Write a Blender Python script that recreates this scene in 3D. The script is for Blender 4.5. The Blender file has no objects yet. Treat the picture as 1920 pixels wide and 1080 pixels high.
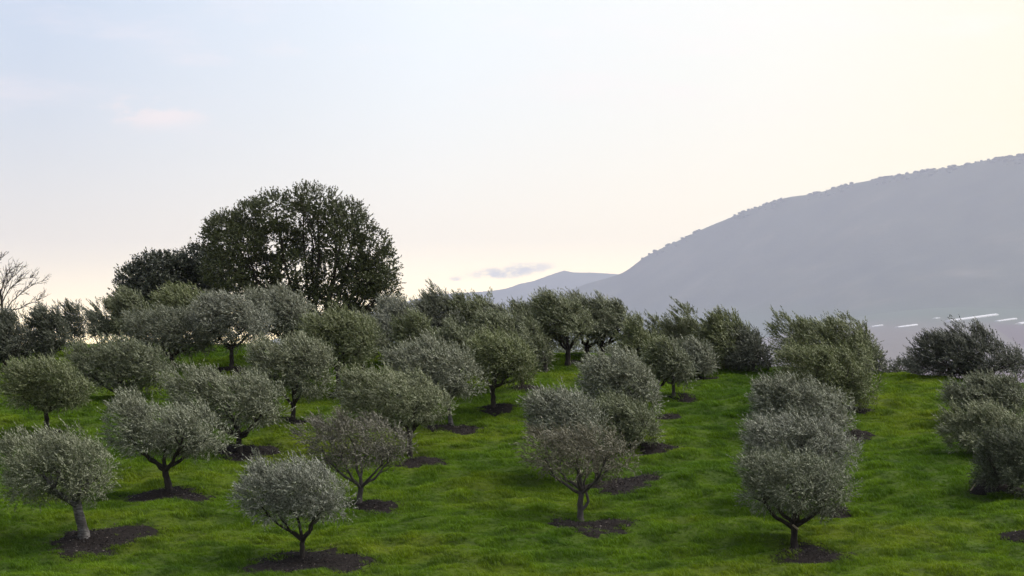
import bpy, math, random
import numpy as np
from mathutils import Vector

# ------------------------------------------------------------------ camera, sky, sun, exposure
sc = bpy.context.scene
COL = sc.collection
F_PX = 85.0 / 36.0 * 1920.0            # focal length in photograph pixels
HORIZON = 650.0
PITCH = math.atan((HORIZON - 540.0) / F_PX)
cam_data = bpy.data.cameras.new('camera')
cam_data.lens = 85.0
cam_data.sensor_width = 36.0
cam_data.clip_start = 0.5
cam_data.clip_end = 60000.0
cam = bpy.data.objects.new('camera', cam_data)
cam.location = (0, 0, 0)
cam.rotation_euler = (math.pi / 2 + PITCH, 0, 0)
COL.objects.link(cam)
sc.camera = cam

SUN_AZ, SUN_EL = math.radians(80), math.radians(58)     # soft light through thin cloud, from the right
GLOW_AZ, GLOW_EL = math.radians(24), math.radians(3.0)  # brightest part of the evening sky

world = bpy.data.worlds.new('World')
sc.world = world
world.use_nodes = True
nt = world.node_tree
nt.nodes.clear()


class N:
    """tiny node helper"""
    def __init__(s, tree): s.t = tree
    def node(s, typ, **kw):
        n = s.t.nodes.new(typ)
        for k, v in kw.items(): setattr(n, k, v)
        return n
    def put(s, sock, v):
        if hasattr(v, 'is_output'): s.t.links.new(v, sock)
        else: sock.default_value = v
    def math(s, op, a, b=None, clamp=False):
        n = s.node('ShaderNodeMath', operation=op, use_clamp=clamp)
        s.put(n.inputs[0], a)
        if b is not None: s.put(n.inputs[1], b)
        return n.outputs[0]
    def vmath(s, op, a, b=None, out=0):
        n = s.node('ShaderNodeVectorMath', operation=op)
        s.put(n.inputs[0], a)
        if b is not None: s.put(n.inputs[1], b)
        return n.outputs[out]
    def mix(s, f, a, b, blend='MIX'):
        n = s.node('ShaderNodeMix', data_type='RGBA', blend_type=blend)
        s.put(n.inputs[0], f); s.put(n.inputs[6], a); s.put(n.inputs[7], b)
        return n.outputs[2]
    def ramp(s, f, stops, interp='LINEAR'):
        n = s.node('ShaderNodeValToRGB')
        n.color_ramp.interpolation = interp
        e = n.color_ramp.elements
        while len(e) < len(stops): e.new(0.5)
        for i, (p, c) in enumerate(stops):
            e[i].position = p
            e[i].color = c if len(c) == 4 else (*c, 1)
        s.put(n.inputs[0], f)
        return n.outputs[0]
    def noise(s, vec, scale, detail=3.0, rough=0.55, out='Fac'):
        n = s.node('ShaderNodeTexNoise')
        if vec is not None: s.put(n.inputs['Vector'], vec)
        n.inputs['Scale'].default_value = scale
        n.inputs['Detail'].default_value = detail
        n.inputs['Roughness'].default_value = rough
        return n.outputs[out]
    def maprange(s, v, a, b, c, d, smooth=True):
        n = s.node('ShaderNodeMapRange', interpolation_type='SMOOTHSTEP' if smooth else 'LINEAR')
        s.put(n.inputs[0], v)
        for i, x in enumerate((a, b, c, d)): n.inputs[1 + i].default_value = x
        return n.outputs[0]


def direction(az, el):
    return (math.sin(az) * math.cos(el), math.cos(az) * math.cos(el), math.sin(el))


W = N(nt)
tc = W.node('ShaderNodeTexCoord')
dirv = W.vmath('NORMALIZE', tc.outputs['Generated'])
sep = W.node('ShaderNodeSeparateXYZ'); nt.links.new(dirv, sep.inputs[0])
elev = sep.outputs[2]
cosang = W.vmath('DOT_PRODUCT', dirv, direction(GLOW_AZ, GLOW_EL), out=1)
ang = W.math('DIVIDE', W.math('ARCCOSINE', cosang), math.pi)
# high thin evening cloud veil: yellow by the glow, white around it, blue-grey away from it
veil = W.ramp(ang, [(0.0, (1.20, 0.95, 0.50)), (0.06, (1.06, 0.88, 0.47)), (0.10, (1.02, 0.94, 0.76)),
                    (0.145, (0.87, 0.90, 0.90)), (0.195, (0.43, 0.51, 0.65)), (0.30, (0.52, 0.58, 0.70)),
                    (0.48, (0.62, 0.65, 0.72)), (0.75, (0.42, 0.44, 0.50)), (1.0, (0.30, 0.31, 0.36))])
# warm, brighter band low over the horizon on the glow side
low = W.math('POWER', 2.718, W.math('MULTIPLY', W.math('MAXIMUM', elev, 0.0), -38.0))
side = W.maprange(ang, 0.0, 0.45, 1.0, 0.3)
veil2 = W.mix(W.math('MULTIPLY', low, side), veil, (9.2, 6.9, 2.7, 1))
# faint pink streak clouds
cl = W.noise(W.vmath('MULTIPLY', dirv, (1.0, 1.0, 4.5)), 9.0, 5.0, 0.6)
clm = W.maprange(cl, 0.50, 0.76, 0.0, 0.30)
clm = W.math('MULTIPLY', clm, W.maprange(elev, 0.06, 0.11, 0.0, 1.0))
veil3 = W.mix(clm, veil2, (1.25, 0.92, 0.84, 1))
def spot(az_deg, el_deg, wa, we):
    x = W.math('ARCTAN2', sep.outputs[0], sep.outputs[1])
    a = W.math('DIVIDE', W.math('SUBTRACT', x, math.radians(az_deg)), math.radians(wa))
    b = W.math('DIVIDE', W.math('SUBTRACT', elev, math.radians(el_deg)), math.radians(we))
    r = W.math('ADD', W.math('MULTIPLY', a, a), W.math('MULTIPLY', b, b))
    return W.math('POWER', 2.718, W.math('MULTIPLY', r, -1.0))
pn = W.noise(W.vmath('MULTIPLY', dirv, (1.0, 1.0, 2.6)), 34.0, 5.0, 0.62)
pm = W.math('ADD', spot(-8.6, 5.5, 1.5, 0.42), W.math('ADD', W.math('MULTIPLY', spot(10.6, 7.45, 1.7, 0.32), 1.0), W.math('MULTIPLY', spot(-4.6, 7.0, 2.6, 0.3), 0.4)))
pm = W.maprange(W.math('MULTIPLY', pm, W.maprange(pn, 0.36, 0.62, 0.1, 1.0)), 0.1, 0.9, 0.0, 0.38)
veil3 = W.mix(pm, veil3, (1.50, 0.98, 0.78, 1))
# small grey evening cloud low over the far hills
cn = W.noise(W.vmath('MULTIPLY', dirv, (1.0, 1.0, 2.2)), 120.0, 5.0, 0.62)
cs = W.math('ADD', W.math('MULTIPLY', spot(-0.35, 1.72, 0.75, 0.13), 1.0),
            W.math('ADD', W.math('MULTIPLY', spot(0.45, 1.88, 0.8, 0.14), 0.75),
                   W.math('MULTIPLY', spot(-1.35, 1.6, 0.2, 0.07), 0.7)))
cm = W.maprange(W.math('MULTIPLY', cs, W.maprange(cn, 0.3, 0.62, 0.25, 1.0)), 0.12, 0.95, 0.0, 0.85)
veil4 = W.mix(cm, veil3, (0.55, 0.62, 0.80, 1))
sky = W.node('ShaderNodeTexSky', sky_type='NISHITA', sun_disc=False, sun_elevation=SUN_EL, sun_rotation=SUN_AZ,
             altitude=100.0, air_density=1.0, dust_density=2.0, ozone_density=1.0)
bg1 = W.node('ShaderNodeBackground'); nt.links.new(sky.outputs[0], bg1.inputs[0]); bg1.inputs[1].default_value = 0.05
bg2 = W.node('ShaderNodeBackground'); nt.links.new(veil4, bg2.inputs[0]); bg2.inputs[1].default_value = 0.66
addw = W.node('ShaderNodeAddShader')
nt.links.new(bg1.outputs[0], addw.inputs[0]); nt.links.new(bg2.outputs[0], addw.inputs[1])
wout = W.node('ShaderNodeOutputWorld'); nt.links.new(addw.outputs[0], wout.inputs[0])

sun_data = bpy.data.lights.new('sun', 'SUN')
sun_data.energy = 3.2
sun_data.angle = math.radians(50)
sun_data.color = (1.0, 0.94, 0.84)
sun = bpy.data.objects.new('sun', sun_data)
sun.rotation_euler = Vector(direction(SUN_AZ, SUN_EL)).to_track_quat('Z', 'Y').to_euler()
sun.location = (60, 60, 60)
COL.objects.link(sun)

sc.view_settings.view_transform = 'Standard'
sc.view_settings.look = 'None'
sc.view_settings.exposure = 0.5
sc.view_settings.gamma = 1.0
sc.view_settings.use_curve_mapping = False
sc.render.engine = 'CYCLES'
sc.cycles.max_bounces = 6
sc.cycles.diffuse_bounces = 3
sc.cycles.glossy_bounces = 2
sc.cycles.transmission_bounces = 3
sc.cycles.volume_bounces = 0
sc.cycles.use_denoising = True

# ------------------------------------------------------------------ helpers
rng = np.random.default_rng(7)
random.seed(7)


def pix(px, py, D):
    """the point of the place that lies D metres ahead (along Y) on the line of sight through a photograph pixel"""
    u, v = (px - 960.0) / F_PX, (540.0 - py) / F_PX
    fy = math.cos(PITCH) - v * math.sin(PITCH)
    fz = math.sin(PITCH) + v * math.cos(PITCH)
    return np.array([u * D / fy, D, fz * D / fy])


def mesh_np(name, verts, faces, mat=None, smooth=False, tone=None):
    """mesh from an (n,3) array and an (m,3|4) index array"""
    me = bpy.data.meshes.new(name)
    verts = np.asarray(verts, dtype=np.float32); faces = np.asarray(faces, dtype=np.int32)
    k = faces.shape[1]
    me.vertices.add(len(verts)); me.vertices.foreach_set('co', verts.ravel())
    me.loops.add(faces.size); me.loops.foreach_set('vertex_index', faces.ravel())
    me.polygons.add(len(faces))
    me.polygons.foreach_set('loop_start', np.arange(len(faces), dtype=np.int32) * k)
    if smooth: me.polygons.foreach_set('use_smooth', np.ones(len(faces), dtype=bool))
    if tone is not None:
        at = me.attributes.new('tone', 'FLOAT', 'FACE')
        at.data.foreach_set('value', np.asarray(tone, dtype=np.float32))
    me.update(calc_edges=True)
    if mat: me.materials.append(mat)
    return me


def link(name, me, parent=None):
    o = bpy.data.objects.new(name, me); COL.objects.link(o)
    if parent is not None: o.parent = parent
    return o


def tag(o, label=None, cat=None, group=None, kind=None):
    if label: o['label'] = label
    if cat: o['category'] = cat
    if group: o['group'] = group
    if kind: o['kind'] = kind
    return o


def empty(name, loc, label, cat, group=None):
    o = bpy.data.objects.new(name, None); COL.objects.link(o)
    o.location = loc; o.empty_display_size = 0.3
    return tag(o, label, cat, group)


def waves(x, y, seed, wl, n=7):
    """smooth random relief from a few crossed waves, about -1..1"""
    r = np.random.default_rng(seed)
    out = np.zeros(np.broadcast(x, y).shape)
    for _ in range(n):
        a = r.uniform(0, math.pi); k = 2 * math.pi / (wl * r.uniform(0.6, 1.6))
        out = out + np.sin((x * math.cos(a) + y * math.sin(a)) * k + r.uniform(0, 6.28))
    return out / math.sqrt(n)


def softplus(t):
    return np.where(t > 25, t, np.log1p(np.exp(np.minimum(t, 25))))


def smooth01(x, a, b):
    t = np.clip((x - a) / (b - a), 0, 1)
    return t * t * (3 - 2 * t)

# ------------------------------------------------------------------ terrain
FAR_K = 3.4                              # how far off the valley and its mountains lie
VALLEY_Z = -45.0 * FAR_K


def hill_profile(D, dc):
    z = -6.0 + 0.165 * (D - 68.0) - 0.225 * 2.0 * softplus((D - dc) / 2.0)
    return z - 0.85 * 12 * softplus((D - 200.0) / 12.0)


def solve_crest(py):
    lo, hi = 85.0, 130.0
    D = np.linspace(70, 130, 400)
    for _ in range(40):
        m = 0.5 * (lo + hi)
        top = np.min(HORIZON - hill_profile(D, m) / D * F_PX)
        if top > py: lo = m
        else: hi = m
    return 0.5 * (lo + hi)


CREST = [(-900, 668), (-300, 660), (0, 654), (130, 650), (435, 652), (700, 657), (1065, 667), (1400, 688), (1700, 713), (1920, 722), (2600, 745)]
CX = np.array([(p - 960) / F_PX * 102 for p, _ in CREST])
CD = np.array([solve_crest(y) for _, y in CREST])


def hill_z(x, y, lumps=True):
    x = np.asarray(x, dtype=float); y = np.asarray(y, dtype=float)
    dc = np.interp(x, CX, CD)
    a = hill_profile(y, dc)
    b = -1.7 - 0.25 * y                                  # the bank the photograph was taken from
    z = np.logaddexp(a / 1.5, b / 1.5) * 1.5
    z = np.where(y > 62, a, z)
    z = np.where(y < 0, -1.7 - np.maximum(-y - 25, 0) * 1.8, z)
    z = z - 190 * smooth01(np.abs(x), 120, 380)
    if lumps:
        z = z + 0.10 * waves(x, y, 3, 9.0) + 0.07 * waves(x * 0.5, y, 5, 2.2) + 0.055 * waves(x * 0.5, y, 9, 1.0)
    return z


def ground_hit(px, py, d0=58.0, d1=118.0):
    Ds = np.linspace(d0, d1, 1500)
    p0 = pix(px, py, 1.0)
    g = hill_z(p0[0] * Ds, Ds) - p0[2] * Ds
    i = np.argmax(g > 0)
    if g[i] <= 0: return None
    return float(Ds[i])


def spaced(lo, hi, step, far_lo, far_hi, growth=1.22):
    mid = list(np.arange(lo, hi + 1e-6, step))
    a, s = mid[0], step
    left = []
    while a > far_lo:
        s *= growth; a -= s; left.append(max(a, far_lo))
    b, s = mid[-1], step
    right = []
    while b < far_hi:
        s *= growth; b += s; right.append(min(b, far_hi))
    return np.array(left[::-1] + mid + right)


# ---- materials
def new_mat(name):
    m = bpy.data.materials.new(name); m.use_nodes = True
    m.node_tree.nodes.clear()
    return m, N(m.node_tree)


def finish(m, n, shader):
    o = n.node('ShaderNodeOutputMaterial'); m.node_tree.links.new(shader, o.inputs[0]); return m


def principled(n, color, rough=0.8, spec=0.3, normal=None):
    b = n.node('ShaderNodeBsdfPrincipled')
    n.put(b.inputs['Base Color'], color); n.put(b.inputs['Roughness'], rough)
    n.put(b.inputs['Specular IOR Level'], spec)
    if normal is not None: n.put(b.inputs['Normal'], normal)
    return b.outputs[0]


def bump(n, h, strength=0.5, dist=0.05):
    b = n.node('ShaderNodeBump'); n.put(b.inputs['Height'], h)
    b.inputs['Strength'].default_value = strength; b.inputs['Distance'].default_value = dist
    return b.outputs[0]


def grass_color(n):
    pos = n.node('ShaderNodeNewGeometry').outputs['Position']
    a = n.noise(pos, 0.16, 4.0, 0.6)
    b = n.noise(pos, 1.1, 4.0, 0.6)
    c1 = n.ramp(a, [(0.30, (0.066, 0.142, 0.003)), (0.50, (0.128, 0.222, 0.004)), (0.68, (0.200, 0.262, 0.007))])
    c2 = n.mix(n.maprange(b, 0.35, 0.70, 0.0, 0.65), c1, (0.032, 0.075, 0.010, 1))
    return c2, pos


m_ground, n = new_mat('hill_turf')
gc, gp = grass_color(n)
soil = n.noise(gp, 2.3, 5.0, 0.65)
gcol = n.mix(0.62, gc, (0.022, 0.026, 0.008, 1))
gcol = n.mix(n.maprange(soil, 0.60, 0.74, 0.0, 0.6), gcol, (0.034, 0.034, 0.014, 1))
finish(m_ground, n, principled(n, gcol, 0.9, 0.1, bump(n, n.noise(gp, 9.0, 6.0, 0.7), 0.8, 0.12)))

m_valley, n = new_mat('valley_fields')
vp = n.node('ShaderNodeNewGeometry').outputs['Position']
rot = n.node('ShaderNodeMapping'); n.put(rot.inputs[0], vp)
rot.inputs['Rotation'].default_value = (0, 0, math.radians(-30)); rot.inputs['Scale'].default_value = (0.0022 / FAR_K, 0.0005 / FAR_K, 0.0)
fld = n.node('ShaderNodeTexVoronoi'); n.put(fld.inputs['Vector'], rot.outputs[0]); fld.inputs['Scale'].default_value = 1.0
fsep = n.node('ShaderNodeSeparateColor'); n.put(fsep.inputs[0], fld.outputs['Color'])
vc = n.ramp(fsep.outputs[0], [(0.0, (0.095, 0.070, 0.072)), (0.5, (0.125, 0.092, 0.092)), (0.66, (0.07, 0.095, 0.045)), (1.0, (0.15, 0.12, 0.11))])
vc = n.mix(n.maprange(n.noise(vp, 0.02, 4.0), 0.4, 0.7, 0.0, 0.5), vc, (0.085, 0.066, 0.067, 1))
vy = n.node('ShaderNodeSeparateXYZ'); n.put(vy.inputs[0], vp)
vc = n.mix(n.maprange(n.math('ADD', vy.outputs[2], n.math('MULTIPLY', n.noise(vp, 0.0012, 4.0), 25.0 * FAR_K)), 34.0 * FAR_K, 70.0 * FAR_K, 0.0, 1.0), vc, (0.062, 0.085, 0.048, 1))
finish(m_valley, n, principled(n, vc, 0.95, 0.05))

m_mount, n = new_mat('wooded_slope')
mp = n.node('ShaderNodeNewGeometry').outputs['Position']
mc = n.ramp(n.noise(mp, 0.0025, 6.0, 0.6), [(0.30, (0.035, 0.045, 0.030)), (0.55, (0.060, 0.068, 0.042)), (0.75, (0.12, 0.11, 0.075))])
mz = n.node('ShaderNodeSeparateXYZ'); n.put(mz.inputs[0], mp)
mc = n.mix(n.maprange(n.math('ADD', mz.outputs[2], n.math('MULTIPLY', n.noise(mp, 0.0012, 4.0), 160.0 * FAR_K / 2.4)), 80.0 * FAR_K, 138.0 * FAR_K, 1.0, 0.0), mc, (0.062, 0.085, 0.048, 1))
finish(m_mount, n, principled(n, mc, 0.95, 0.05, bump(n, n.noise(mp, 0.03, 5.0), 0.5, 10.0)))

m_wood, n = new_mat('far_woodland')
wc = n.ramp(n.noise(n.node('ShaderNodeNewGeometry').outputs['Position'], 0.03, 3.0), [(0.3, (0.045, 0.054, 0.034)), (0.7, (0.065, 0.074, 0.045))])
finish(m_wood, n, principled(n, wc, 0.95, 0.05))


def leaf_mat(name, front, back, trans=0.16, rough=0.5, spec=0.35, vary=0.35, warm=(0.14, 0.11, 0.05)):
    m, n = new_mat(name)
    g = n.node('ShaderNodeNewGeometry')
    tone = n.node('ShaderNodeAttribute', attribute_name='tone').outputs['Fac']
    oi = n.node('ShaderNodeObjectInfo').outputs['Random']
    c = n.mix(g.outputs['Backfacing'], (*front, 1), (*back, 1))
    hsv = n.node('ShaderNodeHueSaturation')
    n.put(hsv.inputs['Color'], c)
    n.put(hsv.inputs['Value'], n.maprange(tone, 0.0, 1.0, 1.0 - vary, 1.0 + vary, False))
    n.put(hsv.inputs['Saturation'], n.maprange(oi, 0.0, 1.0, 0.65, 1.25, False))
    cc = n.mix(n.math('MULTIPLY', n.maprange(tone, 0.86, 1.0, 0.0, 0.5), n.maprange(oi, 0.2, 1.0, 0.0, 1.0)), hsv.outputs[0], (*warm, 1))
    b = n.node('ShaderNodeBsdfPrincipled')
    n.put(b.inputs['Base Color'], cc); b.inputs['Roughness'].default_value = rough
    b.inputs['Specular IOR Level'].default_value = spec
    tr = n.node('ShaderNodeBsdfTranslucent'); n.put(tr.inputs[0], cc)
    mx = n.node('ShaderNodeMixShader'); mx.inputs[0].default_value = trans
    m.node_tree.links.new(b.outputs[0], mx.inputs[1]); m.node_tree.links.new(tr.outputs[0], mx.inputs[2])
    return finish(m, n, mx.outputs[0])


M_OLIVE = leaf_mat('olive_leaves', (0.078, 0.095, 0.035), (0.205, 0.22, 0.13))
M_OLIVE_SILVER = leaf_mat('silvery_olive_leaves', (0.098, 0.113, 0.056), (0.285, 0.295, 0.205))
M_OLIVE_BROWN = leaf_mat('brownish_olive_leaves', (0.090, 0.085, 0.045), (0.175, 0.16, 0.11))
M_OLIVE_DARK = leaf_mat('dark_olive_leaves', (0.056, 0.066, 0.035), (0.125, 0.135, 0.095), spec=0.25)
M_OAK = leaf_mat('oak_leaves', (0.038, 0.048, 0.014), (0.052, 0.062, 0.024), trans=0.15, rough=0.55, spec=0.2)
M_DARKTREE = leaf_mat('dark_tree_leaves', (0.026, 0.034, 0.018), (0.035, 0.042, 0.024), trans=0.12)


def bark_mat(name, c0, c1, scale=6.0):
    m, n = new_mat(name)
    tcn = n.node('ShaderNodeTexCoord').outputs['Object']
    v = n.vmath('MULTIPLY', tcn, (1.0, 1.0, 0.45))
    f = n.noise(v, scale, 6.0, 0.7)
    c = n.ramp(f, [(0.32, c0), (0.68, c1)])
    return finish(m, n, principled(n, c, 0.9, 0.15, bump(n, n.noise(v, scale * 2.5, 5.0, 0.7), 0.9, 0.03)))


M_BARK = bark_mat('dark_bark', (0.016, 0.012, 0.010), (0.055, 0.045, 0.038))
M_BARK_GREY = bark_mat('grey_bark', (0.035, 0.028, 0.026), (0.12, 0.105, 0.095))
M_BARK_PALE, n = new_mat('pale_banded_bark')
_v = n.node('ShaderNodeTexCoord').outputs['Object']
_a = n.noise(n.vmath('MULTIPLY', _v, (1.6, 1.6, 9.0)), 2.2, 4.0, 0.65)
_b = n.noise(n.vmath('MULTIPLY', _v, (1.0, 1.0, 0.6)), 5.0, 5.0, 0.7)
_c = n.ramp(n.math('ADD', n.math('MULTIPLY', _a, 0.6), n.math('MULTIPLY', _b, 0.4)), [(0.38, (0.03, 0.026, 0.024)), (0.50, (0.085, 0.078, 0.073)), (0.64, (0.21, 0.20, 0.19))])
finish(M_BARK_PALE, n, principled(n, _c, 0.9, 0.15, bump(n, _b, 0.9, 0.03)))
M_BARK_BARE = bark_mat('bare_twig_bark', (0.02, 0.017, 0.015), (0.055, 0.047, 0.042))

m_mulch, n = new_mat('bark_mulch')
tcn = n.node('ShaderNodeNewGeometry').outputs['Position']
mcol = n.ramp(n.noise(tcn, 14.0, 5.0, 0.7), [(0.30, (0.008, 0.0065, 0.006)), (0.55, (0.018, 0.0145, 0.013)), (0.75, (0.044, 0.036, 0.033))])
finish(m_mulch, n, principled(n, mcol, 0.95, 0.1, bump(n, n.noise(tcn, 22.0, 5.0, 0.7), 1.0, 0.05)))
m_chip, n = new_mat('wood_chips')
tn = n.node('ShaderNodeAttribute', attribute_name='tone').outputs['Fac']
finish(m_chip, n, principled(n, n.ramp(tn, [(0.0, (0.012, 0.008, 0.008)), (0.7, (0.028, 0.022, 0.020)), (0.93, (0.09, 0.07, 0.065)), (1.0, (0.24, 0.21, 0.19))]), 0.85, 0.2))
m_white, n = new_mat('white_sheeting')
wp = n.node('ShaderNodeNewGeometry').outputs['Position']
finish(m_white, n, principled(n, n.ramp(n.noise(wp, 0.05, 3.0), [(0.3, (0.62, 0.61, 0.61)), (0.7, (0.74, 0.73, 0.72))]), 0.35, 0.5))
m_stake, n = new_mat('pale_stake_wood')
finish(m_stake, n, principled(n, n.ramp(n.noise(None, 8.0, 4.0), [(0.3, (0.22, 0.17, 0.11)), (0.7, (0.36, 0.29, 0.20))]), 0.8, 0.2))

# ---- the tree list (filled before the ground, which leaves gaps for the mulch)
# base pixel, crown box in pixels (x0, x1, top, bottom), look, mulch (cx, cy, half width) or None
TREES = []


def T(desc, base, crown, look='olive', mulch=None, D=None, fork=None, wind=1.0, bark='dark', trunk_r=None, sparse=False, limbs=4, seed=None, mdesc=None, lai=None, lobes=None):
    TREES.append(dict(desc=desc, base=base, crown=crown, look=look, mulch=mulch, D=D, fork=fork, wind=wind, bark=bark,
                      trunk_r=trunk_r, sparse=sparse, limbs=limbs, seed=seed if seed is not None else 100 + len(TREES), mdesc=mdesc, lai=lai, lobes=lobes))


# front row
T('olive tree with a thick white-banded trunk leaning left, by the bottom left corner', (160, 1010), (-2, 213, 797, 950), 'silver', (185, 1015, 96), fork=(143, 938), bark='pale', trunk_r=0.165, limbs=5, mdesc='twin-patched dark mulch ring round the white-banded trunk', lobes=[(45,840,42,38),(95,825,45,28),(150,830,45,30),(185,870,28,45),(60,890,50,45),(120,885,55,50),(170,910,38,35),(35,915,30,25)])
T('lone silvery olive with a slim forked trunk at the very front of the grass', (567, 1050), (440, 652, 853, 985), 'silver', (575, 1060, 108), fork=(566, 1010), trunk_r=0.085, limbs=4, mdesc='wide dark mulch ring under the frontmost silvery olive with slim forked trunk', lobes=[(490,880,30,28),(555,880,45,28),(480,920,40,38),(545,915,55,45),(605,920,40,40),(625,950,25,28),(500,955,45,25),(580,960,45,22)])
T('silvery olive on a dark trunk with one limb swung right, standing behind the white-banded trunk', (320, 920), (198, 425, 730, 862), 'silver', (315, 931, 78), fork=(309, 878), trunk_r=0.12, limbs=4, mdesc='dark mulch patch below the silvery olive with a limb swung right', lobes=[(235,760,25,25),(240,800,38,40),(290,800,50,35),(350,795,45,40),(385,820,38,32),(260,830,45,28),(330,835,50,25),(405,840,20,15)])
T('olive with thin see-through crown over a wide V of bare limbs', (675, 945), (555, 772, 770, 885), 'brown', (695, 957, 54), fork=(678, 912), wind=0.5, bark='grey', trunk_r=0.10, sparse=True, limbs=5, mdesc='brown mulch patch at the foot of the wide V of bare limbs', lobes=[(590,810,35,35),(640,800,40,28),(700,800,40,28),(745,825,28,30),(610,850,45,28),(680,850,55,32),(735,855,30,25)])
T('brownish thin-leaved olive with a hooked side limb low on its grey trunk', (1088, 980), (975, 1193, 792, 908), 'brown', (1105, 988, 78), fork=(1090, 918), wind=0.35, bark='grey', trunk_r=0.10, sparse=True, limbs=6, mdesc='broken mulch ring round the grey trunk with hooked limb', lobes=[(1010,830,32,30),(1060,825,40,30),(1120,820,40,28),(1160,845,35,28),(1020,865,45,30),(1085,870,55,32),(1150,875,38,25)])
T('dull green olive with a short pale-stubbed trunk and low spreading limbs, frontmost at right', (1490, 1033), (1385, 1595, 840, 975), 'olive', (1522, 1045, 82), fork=(1490, 985), wind=0.6, trunk_r=0.115, sparse=False, limbs=6, mdesc='crumbly mulch ring round the frontmost short trunk at right', lobes=[(1420,870,32,28),(1470,865,38,28),(1530,875,40,30),(1565,910,30,32),(1420,915,36,40),(1490,920,55,45),(1550,940,38,28)])
# second and third rows, left half
T('round olive on a straight thin trunk at the left edge, above the white-banded trunk', (88, 815), (2, 168, 668, 775), 'olive', (92, 822, 40), fork=(87, 765), trunk_r=0.10, limbs=4, mdesc='small mulch patch under the round olive at the left edge', lobes=[(40,700,36,30),(90,700,45,30),(135,725,32,28),(50,740,45,25),(110,750,50,25)])
T('broad silvery olive on four curved limbs from a short trunk, mid-slope', (450, 850), (310, 530, 680, 805), 'silver', (458, 850, 66), fork=(450, 815), trunk_r=0.11, limbs=6, mdesc='dark mulch patch below the broad olive on four curved limbs', lobes=[(345,715,32,30),(400,705,38,25),(450,720,45,30),(495,740,35,32),(370,750,50,35),(430,765,55,35),(490,775,38,28)])
T('low dark-bellied olive with leaves almost down to the grass and a limb slanting left', (236, 748), (128, 315, 628, 740), 'olive', None, fork=(222, 735), trunk_r=0.08, limbs=4, lobes=[(160,665,32,30),(215,655,42,25),(270,660,40,28),(295,695,22,35),(180,700,50,32),(250,705,55,32)])
T('greenish olive leaning left on crooked low limbs', (335, 690), (235, 404, 575, 675), 'olive', None, fork=(320, 668), trunk_r=0.09, limbs=4, lobes=[(265,605,30,28),(320,600,40,25),(365,615,36,30),(390,640,18,28),(290,640,45,30),(350,650,48,24)])
T('grey olive with a tall straight trunk in front of the bright gap by the oak', (434, 692), (360, 508, 545, 655), 'silver', (440, 694, 30), fork=(434, 650), trunk_r=0.10, limbs=4, mdesc='thin mulch patch at the foot of the tall straight grey olive', lobes=[(400,575,30,28),(440,580,36,30),(480,605,28,28),(400,615,34,32),(450,630,45,22)])
T('silvery olive with a dark right flank on a Y-forked trunk, below the bright gap', (549, 788), (465, 622, 625, 748), 'silver', (552, 791, 30), fork=(552, 755), trunk_r=0.10, limbs=3, mdesc='narrow mulch patch under the Y-forked silvery olive', lobes=[(495,660,30,32),(545,650,38,28),(590,665,32,34),(510,700,42,35),(575,710,42,32)])
T('tall rounded olive on a plain trunk right of the Y-forked olive', (635, 737), (560, 706, 575, 692), 'olive', (640, 740, 28), fork=(635, 690), trunk_r=0.10, limbs=4, mdesc='narrow mulch patch under the tall rounded olive', lobes=[(590,605,28,28),(630,600,36,25),(675,615,30,30),(600,650,40,35),(660,655,40,35)])
T('wide wind-swept olive with dark underside hiding behind the V-limbed olive', (770, 862), (632, 842, 685, 808), 'silver', (792, 870, 48), fork=(768, 815), trunk_r=0.10, limbs=4, mdesc='dark mulch patch right of the V-limbed olive', lobes=[(665,730,32,35),(720,725,45,38),(780,735,40,38),(815,765,28,35),(690,770,50,30),(770,780,50,30)])
T('grey-blue olive on a pale leaning trunk, centre of the slope', (846, 797), (725, 906, 628, 748), 'silver', (862, 806, 52), fork=(838, 742), bark='pale', trunk_r=0.085, limbs=4, mdesc='brown mulch patch by the pale leaning trunk', lobes=[(760,670,36,35),(810,665,40,35),(855,680,40,35),(885,710,24,32),(790,705,48,32),(850,720,45,28)])
T('neat olive with three curved limbs on a dark trunk beside the open green strip', (925, 765), (878, 1004, 618, 725), 'olive', (930, 764, 34), fork=(924, 728), trunk_r=0.105, limbs=5, mdesc='grey mulch patch under the neat three-limbed olive', lobes=[(900,650,24,28),(935,648,30,28),(965,660,28,28),(985,680,18,25),(915,685,34,25),(960,695,36,25)])
T('olive hidden behind the neat three-limbed olive, only its trunk foot showing', (978, 726), (890, 1000, 580, 690), 'olive', (992, 726, 32), fork=(976, 690), trunk_r=0.10, limbs=3, mdesc='mulch patch behind the neat three-limbed olive')
T('green-leaved olive on a stout pale trunk at the left end of the crest trees', (1023, 697), (955, 1036, 590, 696), 'olive', None, fork=(1024, 672), bark='grey', trunk_r=0.12, limbs=3)
# middle-right rows
T('bushy blue-grey olive right behind the brownish olive', (1122, 905), (985, 1128, 722, 850), 'silver', (1176, 908, 70), fork=(1112, 850), trunk_r=0.10, limbs=4, mdesc='long dark mulch patch right of the brownish olive', lobes=[(1020,755,32,30),(1070,755,42,30),(1050,800,60,45),(1110,800,20,40)])
T('greener bushy olive hanging low to the right of the blue-grey bush', (1190, 840), (1112, 1236, 735, 842), 'olive', (1236, 838, 42), fork=(1180, 815), trunk_r=0.09, limbs=4, mdesc='mulch patch beside the low-hanging greener olive', lobes=[(1150,765,30,30),(1185,780,30,32),(1205,810,30,28),(1160,815,45,25)])
T('dense blue-grey olive with a rounded top above the two bushy olives', (1195, 786), (1086, 1236, 650, 784), 'silver', (1248, 785, 28), fork=(1190, 760), trunk_r=0.09, limbs=4, mdesc='small mulch patch right of the dense blue-grey olive', lobes=[(1120,690,32,35),(1165,680,38,28),(1190,715,40,40),(1130,735,45,40),(1215,750,22,30)])
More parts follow.
